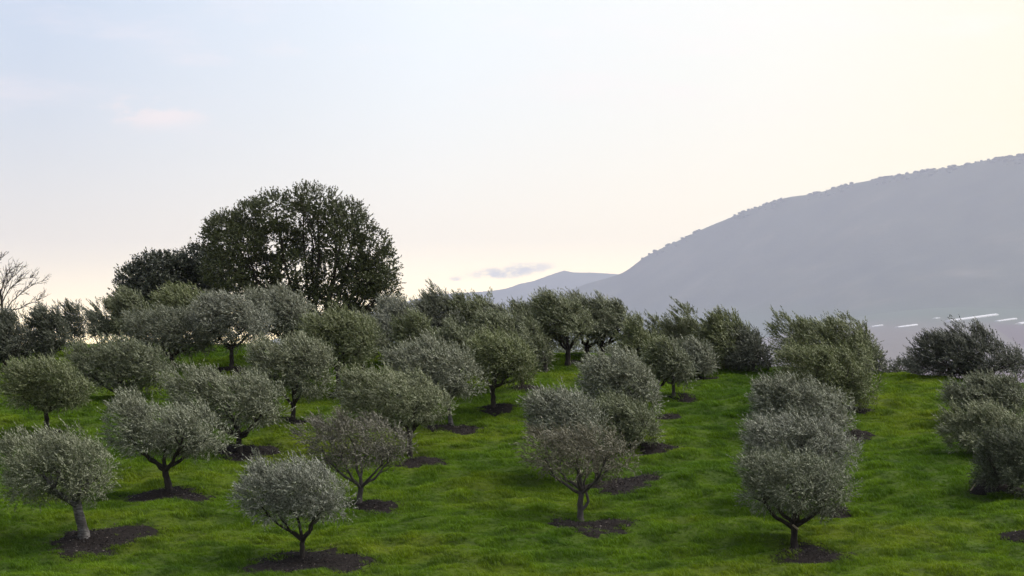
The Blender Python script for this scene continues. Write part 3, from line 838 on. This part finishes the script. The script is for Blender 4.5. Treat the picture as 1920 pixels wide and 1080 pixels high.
def olive(t):
    r = np.random.default_rng(t['seed'])
    D = t['D']; base = t['pos']
    x0, x1, y0, y1 = t['crown']
    root = empty('olive_tree', base, t['desc'], 'olive tree', 'olive trees of the grove')
    c_lo, c_hi = pix((x0 + x1) / 2, y1, D), pix((x0 + x1) / 2, y0, D)
    hw = (x1 - x0) / 2 / F_PX * D
    H = c_hi[2] - c_lo[2]
    cx = c_lo[0]
    wind = t['wind']
    L = lobes_for(r, wind) if not t['lobes'] else lobes_from(t['lobes'], t['crown'], r, wind)
    # leaf numbers from the crown's real size
    leaf_len = 0.080 * (D / 68.0) ** 0.85
    leaf_w = leaf_len * 0.165
    area = 2 * hw * H * 0.8
    lai = t['lai'] or (5.5 if t['sparse'] else 15.0)
    n_leaf = area * lai / (leaf_len * leaf_w)
    m = 9
    ns = int(min(n_leaf, 52000) / m)
    P, O = lobe_points(L, ns, r, inner=0.30 if not t['sparse'] else 0.45, shell=0.085 if not t['sparse'] else 0.17)
    if not t['lobes']: P[:, 2] = np.where(P[:, 2] > 0.36, P[:, 2], 0.36 - (0.36 - P[:, 2]) * 0.62)
    # pockets between the billows where sprays are missing
    dn = waves(P[:, 0] * 1.3 + P[:, 2] * 0.7, P[:, 1] * 1.3 - P[:, 2], t['seed'], 0.62) + 0.7 * waves(P[:, 0] - P[:, 1] * 0.6, P[:, 2] * 1.6, t['seed'] + 9, 0.45)
    keep = dn > (-0.55 if not t['sparse'] else -0.5)
    P, O = P[keep], O[keep]
    lump = waves(P[:, 0] + 0.7 * P[:, 1], P[:, 2] * 1.4 - 0.5 * P[:, 1], t['seed'] + 21, 0.9) + 0.6 * waves(P[:, 0] - P[:, 1], P[:, 2] * 1.5, t['seed'] + 22, 0.5)
    P = P + O * (0.085 * np.clip(lump, -1.6, 2.0))[:, None]
    lo = np.percentile(P, 1.0, axis=0); hi = np.percentile(P, 99.0, axis=0)
    mrg = 0.12                                           # the shoots reach past their feet
    sx = (2 * hw - 2 * mrg) / (hi[0] - lo[0]); sz = max(H - 0.36, 0.3) / (hi[2] - lo[2])
    S = np.array([sx, min(sx, 1.35), sz])
    C0 = np.array([cx + 0.05 * wind, D, c_lo[2] + 0.13])
    def place(q):
        return (q - np.array([(lo[0] + hi[0]) / 2, (lo[1] + hi[1]) / 2, lo[2]])) * S + C0
    Pw = place(P)
    Ow = unit(O / S)
    # flat-ish ragged underside
    zrel = (Pw[:, 2] - C0[2]) / H
    wv_ = np.array([-0.72, 0.0, 0.66]) * (0.35 + 0.5 * wind)
    windv = wv_[None, :] * np.clip(0.25 + 1.1 * zrel, 0.1, 1.2)[:, None]
    loc = Pw - base
    V, q, tone = sprays(loc, Ow, r, windv, 0.27 * (D / 68) ** 0.5, m, leaf_len, leaf_w, droop=0.06, jit=0.27, outw=0.45)
    tl = np.array([cx - hw, 0, c_lo[2] + 0.03 * H]) - base; th_ = np.array([cx + hw, 0, c_hi[2] - 0.075 * H]) - base
    el, eh = np.percentile(V, 0.4, axis=0), np.percentile(V, 99.5, axis=0)
    for ax in (0, 2):
        k_ = (th_[ax] - tl[ax]) / (eh[ax] - el[ax])
        V[:, ax] = tl[ax] + (V[:, ax] - el[ax]) * k_
        loc[:, ax] = tl[ax] + (loc[:, ax] - el[ax]) * k_
    # long whips at the top
    top = np.where(zrel > np.percentile(zrel, 80))[0]
    kk = r.choice(top, int(len(top) * (0.10 + 0.12 * wind)))
    V2, q2, tone2 = sprays(loc[kk], unit(Ow[kk] + np.array([0, 0, 0.4])), r, np.tile(wv_, (len(kk), 1)), 0.40, 12, leaf_len, leaf_w, jit=0.22, spread=0.55)
    # plumes: tight bundles of wind-combed shoots breaking the outline
    na = int(min(hw, 2.6) * 10 * (0.5 + 0.7 * wind))
    anc = r.choice(top, na)
    bun = np.repeat(anc, 9)
    po = loc[bun] + r.normal(0, 0.05, (len(bun), 3)) + np.repeat(r.uniform(-0.16, 0.05, (na, 1)), 9, axis=0) * np.array([0, 0, 1])
    bd = np.repeat(unit(wv_ + r.normal(0, 0.16, (na, 3))), 9, axis=0)
    V3, q3, tone3 = sprays(po, unit(Ow[bun] + np.array([0, 0, 0.4])), r, bd * 3.0, 0.44 * (D / 68) ** 0.5, 13, leaf_len, leaf_w, jit=0.10, spread=0.45)
    V = np.concatenate([V, V2, V3]); q = np.concatenate([q, q2 + len(q) * 3, q3 + (len(q) + len(q2)) * 3]); tone = np.concatenate([tone, tone2, tone3])
    link('crown', mesh_np('crown', V, q, LOOKS[t['look']], tone=tone), root)
    # trunk and limbs
    tb = Tubes()
    R = t['trunk_r'] or 0.1
    fk = pix(*t['fork'], D) - base
    fk[1] = r.uniform(-0.1, 0.1)
    if fk[2] < 0.25: fk[2] = 0.25
    n_seg = 9
    path = curve((0, 0, -0.12), fk, (r.uniform(-0.06, 0.06), r.uniform(-0.06, 0.06), 0), n_seg, 0.012, r)
    prof = R * (0.92 + 0.75 * np.exp(-np.linspace(0, 5, n_seg) * 1.5)) * np.linspace(1.0, 0.88, n_seg)
    tb.add(path, prof, 10, t['seed'], 0.07)
    nl = t['limbs']
    big = np.argsort(L[:, 2])[:10]
    for i in range(nl):
        a = 2 * math.pi * (i + r.uniform(0.1, 0.6)) / nl
        tgt = place(np.array([[0.62 * math.cos(a), 0.62 * math.sin(a), r.uniform(0.25, 0.45)]]))[0] - base
        st = path[-1 - (i % 2)]
        out = np.array([math.cos(a), math.sin(a), 0])
        c = curve(st, tgt, out * hw * 0.16 - np.array([0, 0, 0.10 * (tgt[2] - st[2])]), 8, 0.025, r)
        r0 = R * r.uniform(0.48, 0.66)
        tb.add(c, np.linspace(r0, r0 * 0.35, 8), 7, i, 0.08)
        for j in range(4):
            s0 = c[r.integers(3, 7)]
            e = s0 + np.array([math.cos(a + r.uniform(-1.2, 1.2)) * hw * 0.24, math.sin(a + r.uniform(-1.2, 1.2)) * hw * 0.24, r.uniform(0.08, 0.30) * H])
            c2 = curve(s0, e, r.normal(0, 0.05, 3), 6, 0.015, r)
            tb.add(c2, np.linspace(r0 * 0.42, r0 * 0.12, 6), 5, j, 0.05)
    # fill the middle with one upright leader
    tgt = place(np.array([[-0.1, 0.0, 0.6]]))[0] - base
    tb.add(curve(path[-1], tgt, (0.05, 0, 0), 7, 0.02, r), np.linspace(R * 0.6, R * 0.18, 7), 7, 3, 0.06)
    link('trunk', tb.mesh('trunk', BARKS[t['bark']]), root)
    return root, loc, path


for t in TREES:
    t['obj'] = olive(t)[0]

# details on single trees: the hooked side limb, the pale cut stub
hk = TREES[4]; b = hk['pos']; D = hk['D']
tb = Tubes()
pp = [pix(x, y, D) - b for x, y in ((1092, 955), (1099, 948), (1103, 940), (1101, 930), (1098, 920), (1095, 905), (1100, 890))]
tb.add(pp, [0.055, 0.05, 0.045, 0.04, 0.036, 0.03, 0.02], 7, 3, 0.06)
link('hooked_limb', tb.mesh('hooked_limb', M_BARK_GREY), hk['obj'])
st = TREES[5]; b = st['pos']; D = st['D']
tb = Tubes()
tb.add([pix(x, y, D - 0.14) - b for x, y in ((1497, 993), (1491, 988), (1486, 984))], [0.03, 0.03, 0.027], 7, 3, 0.04)
link('cut_stub', tb.mesh('cut_stub', m_stake), st['obj'])


def blob_tree(name, label, cat, D, base_px, blobs, mat, bark, leaf_len, leaf_w, lai, limbs, trunk_r, seed, m=8, shoot=0.45, group=None, shell=0.2, inner=0.12, gaps=-0.65, shrink=1.0):
    """a broad tree whose billows are given one by one (pixel centre, half width, half height, depth offset)"""
    r = np.random.default_rng(seed)
    bx = pix(base_px, 600, D)[0]
    base = np.array([bx, D, float(hill_z(bx, D))])
    root = empty(name, base, label, cat, group)
    L = []
    for (px, py, rx, ry, dy) in blobs:
        c = pix(px, py, D)
        sx = rx * shrink / F_PX * D
        L.append((c[0] - bx, dy, c[2] - base[2], sx, min(sx, 2.2) * 1.1, ry * shrink / F_PX * D))
    L = np.array(L)
    area = (math.pi * L[:, 3] * L[:, 5]).sum() * 0.62
    ns = int(area * lai / (leaf_len * leaf_w) / m)
    P, O = lobe_points(L, ns, r, inner=inner, shell=shell)
    dens = waves(P[:, 0], P[:, 2] + P[:, 1], seed, 0.9) + 0.5 * waves(P[:, 1], P[:, 2], seed + 3, 0.7)
    keep = dens > gaps
    P, O = P[keep], O[keep]
    if trunk_r > 0.1:
        lump = waves(P[:, 0] + 0.6 * P[:, 1], P[:, 2] - 0.5 * P[:, 1], seed + 21, 2.4)
        P = P + O * (0.26 * np.clip(lump, -1.8, 1.0))[:, None]
    V, q, tone = sprays(P, O, r, np.tile([-0.08, 0, 0.30], (len(P), 1)), shoot, m, leaf_len, leaf_w, jit=0.45, spread=1.2, outw=0.8)
    link('crown', mesh_np('crown', V, q, mat, tone=tone), root)
    tb = Tubes()
    f0 = np.array([0.0, 0.0, max(1.2 if trunk_r > 0.1 else 0.12, (L[:, 2] - L[:, 5]).min() * 0.75)])
    tp = curve((0, 0, -0.3), f0, (0.1, 0, 0), 8, 0.03, r)
    tb.add(tp, trunk_r * np.linspace(1.3, 0.9, 8), 10, seed, 0.06)
    for i, l in enumerate(L):
        tgt = l[:3] + np.array([0, 0, l[5] * 0.35])
        c = curve(tp[-1 - i % 3], tgt, ((tgt[0]) * 0.22, (tgt[1]) * 0.2, -0.05 * tgt[2]), 10, 0.05, r)
        r0 = trunk_r * r.uniform(0.35, 0.55)
        tb.add(c, np.linspace(r0, r0 * 0.22, 10), 7, i, 0.06)
        for j in range(limbs):
            s0 = c[r.integers(4, 9)]
            e = l[:3] + r.normal(0, 0.5, 3) * l[3:6]
            tb.add(curve(s0, e, r.normal(0, 0.12, 3), 6, 0.03, r), np.linspace(r0 * 0.32, r0 * 0.07, 6), 5, j, 0.05)
    link('trunk', tb.mesh('trunk', bark), root)
    return root


OAK = [(428, 425, 46, 34, 0), (470, 410, 50, 38, 0.6), (520, 398, 52, 38, -0.8), (565, 378, 40, 26, 0.3), (600, 392, 46, 34, -0.5), (645, 402, 40, 32, 0.4), (668, 430, 34, 30, -0.2),
       (415, 445, 40, 40, 0.9), (455, 460, 56, 46, -1.0), (520, 455, 56, 44, 1.0), (585, 450, 52, 44, 0.2), (640, 460, 46, 44, -0.8),
       (430, 515, 50, 48, -1.2), (490, 515, 56, 46, 0.8), (555, 515, 54, 44, -0.6), (620, 520, 54, 46, 0.9), (680, 515, 40, 40, 0),
       (712, 500, 34, 44, 0.4), (722, 540, 30, 34, -0.4), (694, 468, 34, 40, 0.2), (686, 525, 44, 44, -0.5), (690, 560, 48, 34, 0.6), (620, 572, 60, 34, -0.5), (540, 572, 60, 34, 0.5), (460, 565, 56, 36, -0.8), (650, 600, 60, 34, 0.4), (560, 610, 60, 34, 0.0)]
blob_tree('oak_tree', 'large dark oak with a broad rounded crown standing alone on the skyline', 'oak tree', 132.0, 590, OAK, M_OAK, M_BARK, 0.115, 0.046, 14.0, 3, 0.28, 501, gaps=-0.65, shrink=0.78, shell=0.12, shoot=0.42)
DARK = [(252, 528, 28, 26, 0), (285, 512, 34, 26, 0.5), (325, 500, 34, 26, -0.4), (365, 495, 34, 26, 0.4), (300, 545, 46, 34, -0.6), (355, 535, 46, 40, 0.5), (395, 520, 40, 46, 0), (240, 560, 30, 24, 0.3), (330, 580, 70, 34, 0)]
blob_tree('dark_broadleaf_tree', 'low nearly black tree adjoining the left side of the oak', 'tree', 138.0, 330, DARK, M_DARKTREE, M_BARK, 0.15, 0.055, 17.0, 2, 0.2, 502, gaps=-1.6, inner=0.3)
blob_tree('dark_shrub', 'low dark shrub beyond the crest, beside the big dark olive', 'shrub', 101.5, 1682, [(1672, 703, 18, 18, 0), (1692, 698, 18, 20, 0.4), (1706, 700, 14, 18, -0.3)], M_OLIVE_DARK, M_BARK, 0.12, 0.024, 10.0, 2, 0.03, 503, shoot=0.25)
blob_tree('twiggy_shrub', 'ragged reddish-dark shrub at the right foot of the tall ragged olive', 'shrub', 100.5, 1646, [(1640, 695, 15, 26, 0), (1652, 685, 9, 24, 0.2)], M_OLIVE_DARK, M_BARK, 0.12, 0.024, 7.0, 3, 0.03, 504, shoot=0.3)


blob_tree('grey_shrub', 'low grey-green thicket seen between the three clear crest trunks', 'shrub', 112.0, 1105, [(1046, 668, 24, 20, 0), (1080, 664, 26, 22, 0.5), (1116, 666, 26, 22, -0.3), (1150, 668, 26, 22, 0.2)], M_OLIVE, M_BARK, 0.12, 0.022, 11.0, 2, 0.04, 505, shoot=0.28, gaps=-1.2)


def bare_tree():
    r = np.random.default_rng(77)
    D = 118.0
    bx = pix(3, 600, D)[0]
    base = np.array([bx, D, float(hill_z(bx, D))])
    root = empty('bare_tree', base, 'leafless pale-grey tree with fine twigs at the left edge against the sky', 'bare tree')
    tb = Tubes(); tw = Tubes()
    P = lambda x, y, dy=0.0: pix(x, y, D) - base + np.array([0, dy, 0])
    tb.add([np.array([0, 0, -0.2]), P(4, 640), P(5, 600), P(3, 565), P(0, 545)], [0.13, 0.10, 0.085, 0.07, 0.055], 8, 1, 0.06)
    mains = [[(5, 600), (12, 580), (28, 562), (48, 548), (68, 536), (92, 528)], [(3, 570), (14, 552), (30, 535), (50, 522), (70, 520)],
             [(0, 548), (8, 525), (20, 508), (34, 498)], [(0, 548), (-8, 520), (-4, 495), (6, 484)], [(3, 575), (-18, 555), (-40, 535), (-60, 528)],
             [(5, 600), (24, 582), (48, 576), (72, 566), (84, 562)], [(0, 552), (-15, 520), (-30, 500)], [(3, 566), (10, 540), (22, 525), (44, 508)]]
    for i, mm in enumerate(mains):
        dy = r.uniform(-0.8, 0.8)
        c = [P(3 + (x - 3) * 0.80, y, dy * k / len(mm)) for k, (x, y) in enumerate(mm)]
        c = np.array([np.array([np.interp(s, range(len(c)), [p[a] for p in c]) for a in range(3)]) for s in np.linspace(0, len(c) - 1, 12)])
        c[1:] += r.normal(0, 0.02, c[1:].shape)
        tb.add(c, np.linspace(0.036, 0.009, 12), 6, i, 0.05)
        for k in range(24):
            j = r.integers(2, 12); s0 = c[j]
            d = unit(unit(c[j] - c[j - 2]) + r.normal(0, 0.5, 3) + np.array([0, 0, 0.35]))
            e = s0 + d * r.uniform(0.25, 0.6)
            c2 = curve(s0, e, r.normal(0, 0.06, 3), 5, 0.015, r)
            tw.add(c2, np.linspace(0.014, 0.006, 5), 4, k, 0)
            for q_ in range(3):
                e2 = c2[r.integers(2, 5)]; d2 = unit(d + r.normal(0, 0.5, 3))
                tw.add(curve(e2, e2 + d2 * r.uniform(0.1, 0.28), r.normal(0, 0.03, 3), 4), np.linspace(0.008, 0.004, 4), 4, q_, 0)
    link('trunk', tb.mesh('trunk', M_BARK_BARE), root)
    tag(link('twigs', tw.mesh('twigs', M_BARK_BARE), root), kind='stuff')


bare_tree()

# ------------------------------------------------------------------ mulch beds
def mulch_bed(bx, by, rx, ry, label, seed):
    r = np.random.default_rng(int(seed) + 5000)
    z0 = float(hill_z(bx, by))
    root = empty('mulch_bed', (bx, by, z0), label, 'mulch bed', 'mulch beds round the olive trunks')
    na, nr = 44, 9
    a = np.linspace(0, 2 * math.pi, na, endpoint=False)
    edge = 1 + 0.16 * np.sin(2 * a + seed) + 0.13 * np.sin(3 * a + seed * 1.7) + 0.09 * np.sin(7 * a + seed * 2.3) + 0.06 * np.sin(13 * a + seed * 3.1) + r.normal(0, 0.03, na)
    V = [(0, 0, 0.07)]
    for k in range(1, nr + 1):
        f = k / nr
        x = np.cos(a) * rx * edge * f; y = np.sin(a) * ry * edge * f
        z = hill_z(x + bx, y + by) - z0 + 0.055 * (1 - f ** 3) + 0.012 + r.normal(0, 0.012, na) - (0.05 if k == nr else 0)
        V += list(zip(x, y, z))
    Fc = [(0, 1 + i, 1 + (i + 1) % na) for i in range(na)]
    for k in range(nr - 1):
        o = 1 + k * na
        for i in range(na):
            j = (i + 1) % na
            Fc += [(o + i, o + na + i, o + na + j), (o + i, o + na + j, o + j)]
    link('mulch_layer', mesh_np('mulch_layer', V, Fc, m_mulch), root)
    nc = int(min(520 * rx * ry, 1100))
    rr = np.sqrt(r.random(nc)) * 1.10; aa = r.uniform(0, 6.28, nc)
    ed = np.interp(aa, np.append(a, 6.2832), np.append(edge, edge[0]))
    x = np.cos(aa) * rx * ed * rr; y = np.sin(aa) * ry * ed * rr
    z = hill_z(x + bx, y + by) - z0 + 0.055 * np.maximum(1 - rr ** 3, 0) + r.uniform(0.01, 0.06, nc)
    c = np.stack([x, y, z], -1)
    d = unit(r.normal(0, 1, (nc, 3)) * np.array([1, 1, 0.5])); s = unit(np.cross(d, unit(r.normal(0, 1, (nc, 3)))))
    u = np.cross(d, s)
    ln = r.uniform(0.015, 0.05, (nc, 1)); wd = r.uniform(0.008, 0.02, (nc, 1)); h = 0.006
    pts_ = np.stack([c - d * ln, c + s * wd, c + d * ln, c - s * wd, c + u * h * 2], 1).reshape(-1, 3)
    q = np.array([(0, 1, 4), (1, 2, 4), (2, 3, 4), (3, 0, 4)])
    f = (q[None] + (np.arange(nc) * 5)[:, None, None]).reshape(-1, 3)
    tn_ = np.repeat(r.random(nc), 4)
    o = link('wood_chips', mesh_np('wood_chips', pts_, f, m_chip, tone=tn_), root)
    o['kind'] = 'stuff'


for b in BEDS: mulch_bed(*b)

# ------------------------------------------------------------------ small things
D = ground_hit(1818, 922); p = pix(1818, 922, D); q = pix(1834, 903, D)
g = np.array([p[0], D, float(hill_z(p[0], D))])
root = tag(link('garden_stake', None), 'thin pale stake leaning beside the bush-like olive at the right edge', 'stake')
tb = Tubes(); tb.add([np.array([-0.03, 0, -0.05]), np.array([0.1, 0, 0.12]), q - p + np.array([0, 0.05, 0.05])], [0.022, 0.022, 0.018], 7, 1, 0.03)
bpy.data.objects.remove(root)
me = tb.mesh('garden_stake', m_stake); o = link('garden_stake', me); o.location = g
tag(o, 'thin pale stake leaning beside the bush-like olive at the right edge', 'stake')


def far_hit(px, py):
    Ds = np.linspace(1200, 6000, 6000) * FAR_K
    p0 = pix(px, py, 1.0)
    gz = valley_z(np.full_like(Ds, p0[0]), Ds) + 1.5 * waves(p0[0] * Ds, Ds, 61, 700)
    i = np.argmax(gz > p0[2] * Ds)
    return pix(px, py, Ds[i]) if gz[i] > p0[2] * Ds[i] else None


def greenhouse(x0, y0, x1, y1, label, h=3.2, w=10.0):
    a, b = far_hit(x0, y0), far_hit(x1, y1)
    if a is None or b is None: return
    d = b - a; ln = np.linalg.norm(d[:2]); d = d / ln
    s = np.array([d[1], -d[0], 0])
    root = empty('greenhouse', a, label, 'greenhouse', 'long white strips in the valley fields')
    prof = [(-w / 2, -1.5), (-w / 2, h * 0.6), (-w * 0.3, h * 0.9), (0, h), (w * 0.3, h * 0.9), (w / 2, h * 0.6), (w / 2, -1.5)]
    V = [s * u + np.array([0, 0, v]) + e for e in (np.zeros(3), d * ln) for (u, v) in prof]
    k = len(prof)
    Fr = [(i, i + 1, k + i + 1, k + i) for i in range(1, k - 2)]
    Fw = [(0, 1, k + 1, k), (k - 2, k - 1, 2 * k - 1, 2 * k - 2)]
    ends = [(0, 6, 5, 1), (1, 5, 4, 2), (k, k + 1, k + 5, k + 6), (k + 1, k + 2, k + 4, k + 5)]
    link('roof', mesh_np('roof', V, Fr, m_white), root)
    link('wall', mesh_np('wall', V, Fw + ends, m_white), root)


for args in [(1779, 603, 1866, 591, 'longest white strip in the hazy fields above the big dark olive', 2.8 * FAR_K, 12 * FAR_K),
             (1682, 615, 1717, 610, 'short white strip alone in the fields left of the longest strip', 2.2 * FAR_K, 9 * FAR_K),
             (1634, 614, 1654, 611, 'faint white strip touching the top of the tall ragged olive', 2.4 * FAR_K, 9 * FAR_K),
             (1740, 628, 1768, 623, 'white strip half behind the left shoulder of the big dark olive', 2.2 * FAR_K, 9 * FAR_K),
             (1869, 603, 1903, 598, 'pale thin strip right of the longest white strip', 1.8 * FAR_K, 8 * FAR_K),
             (1909, 609, 1935, 604, 'white strip cut by the right edge of the picture', 3.0 * FAR_K, 10 * FAR_K),
             (1752, 598, 1759, 597, 'tiny pale fleck left of the longest white strip', 1.6 * FAR_K, 8 * FAR_K)]:
    greenhouse(*args)
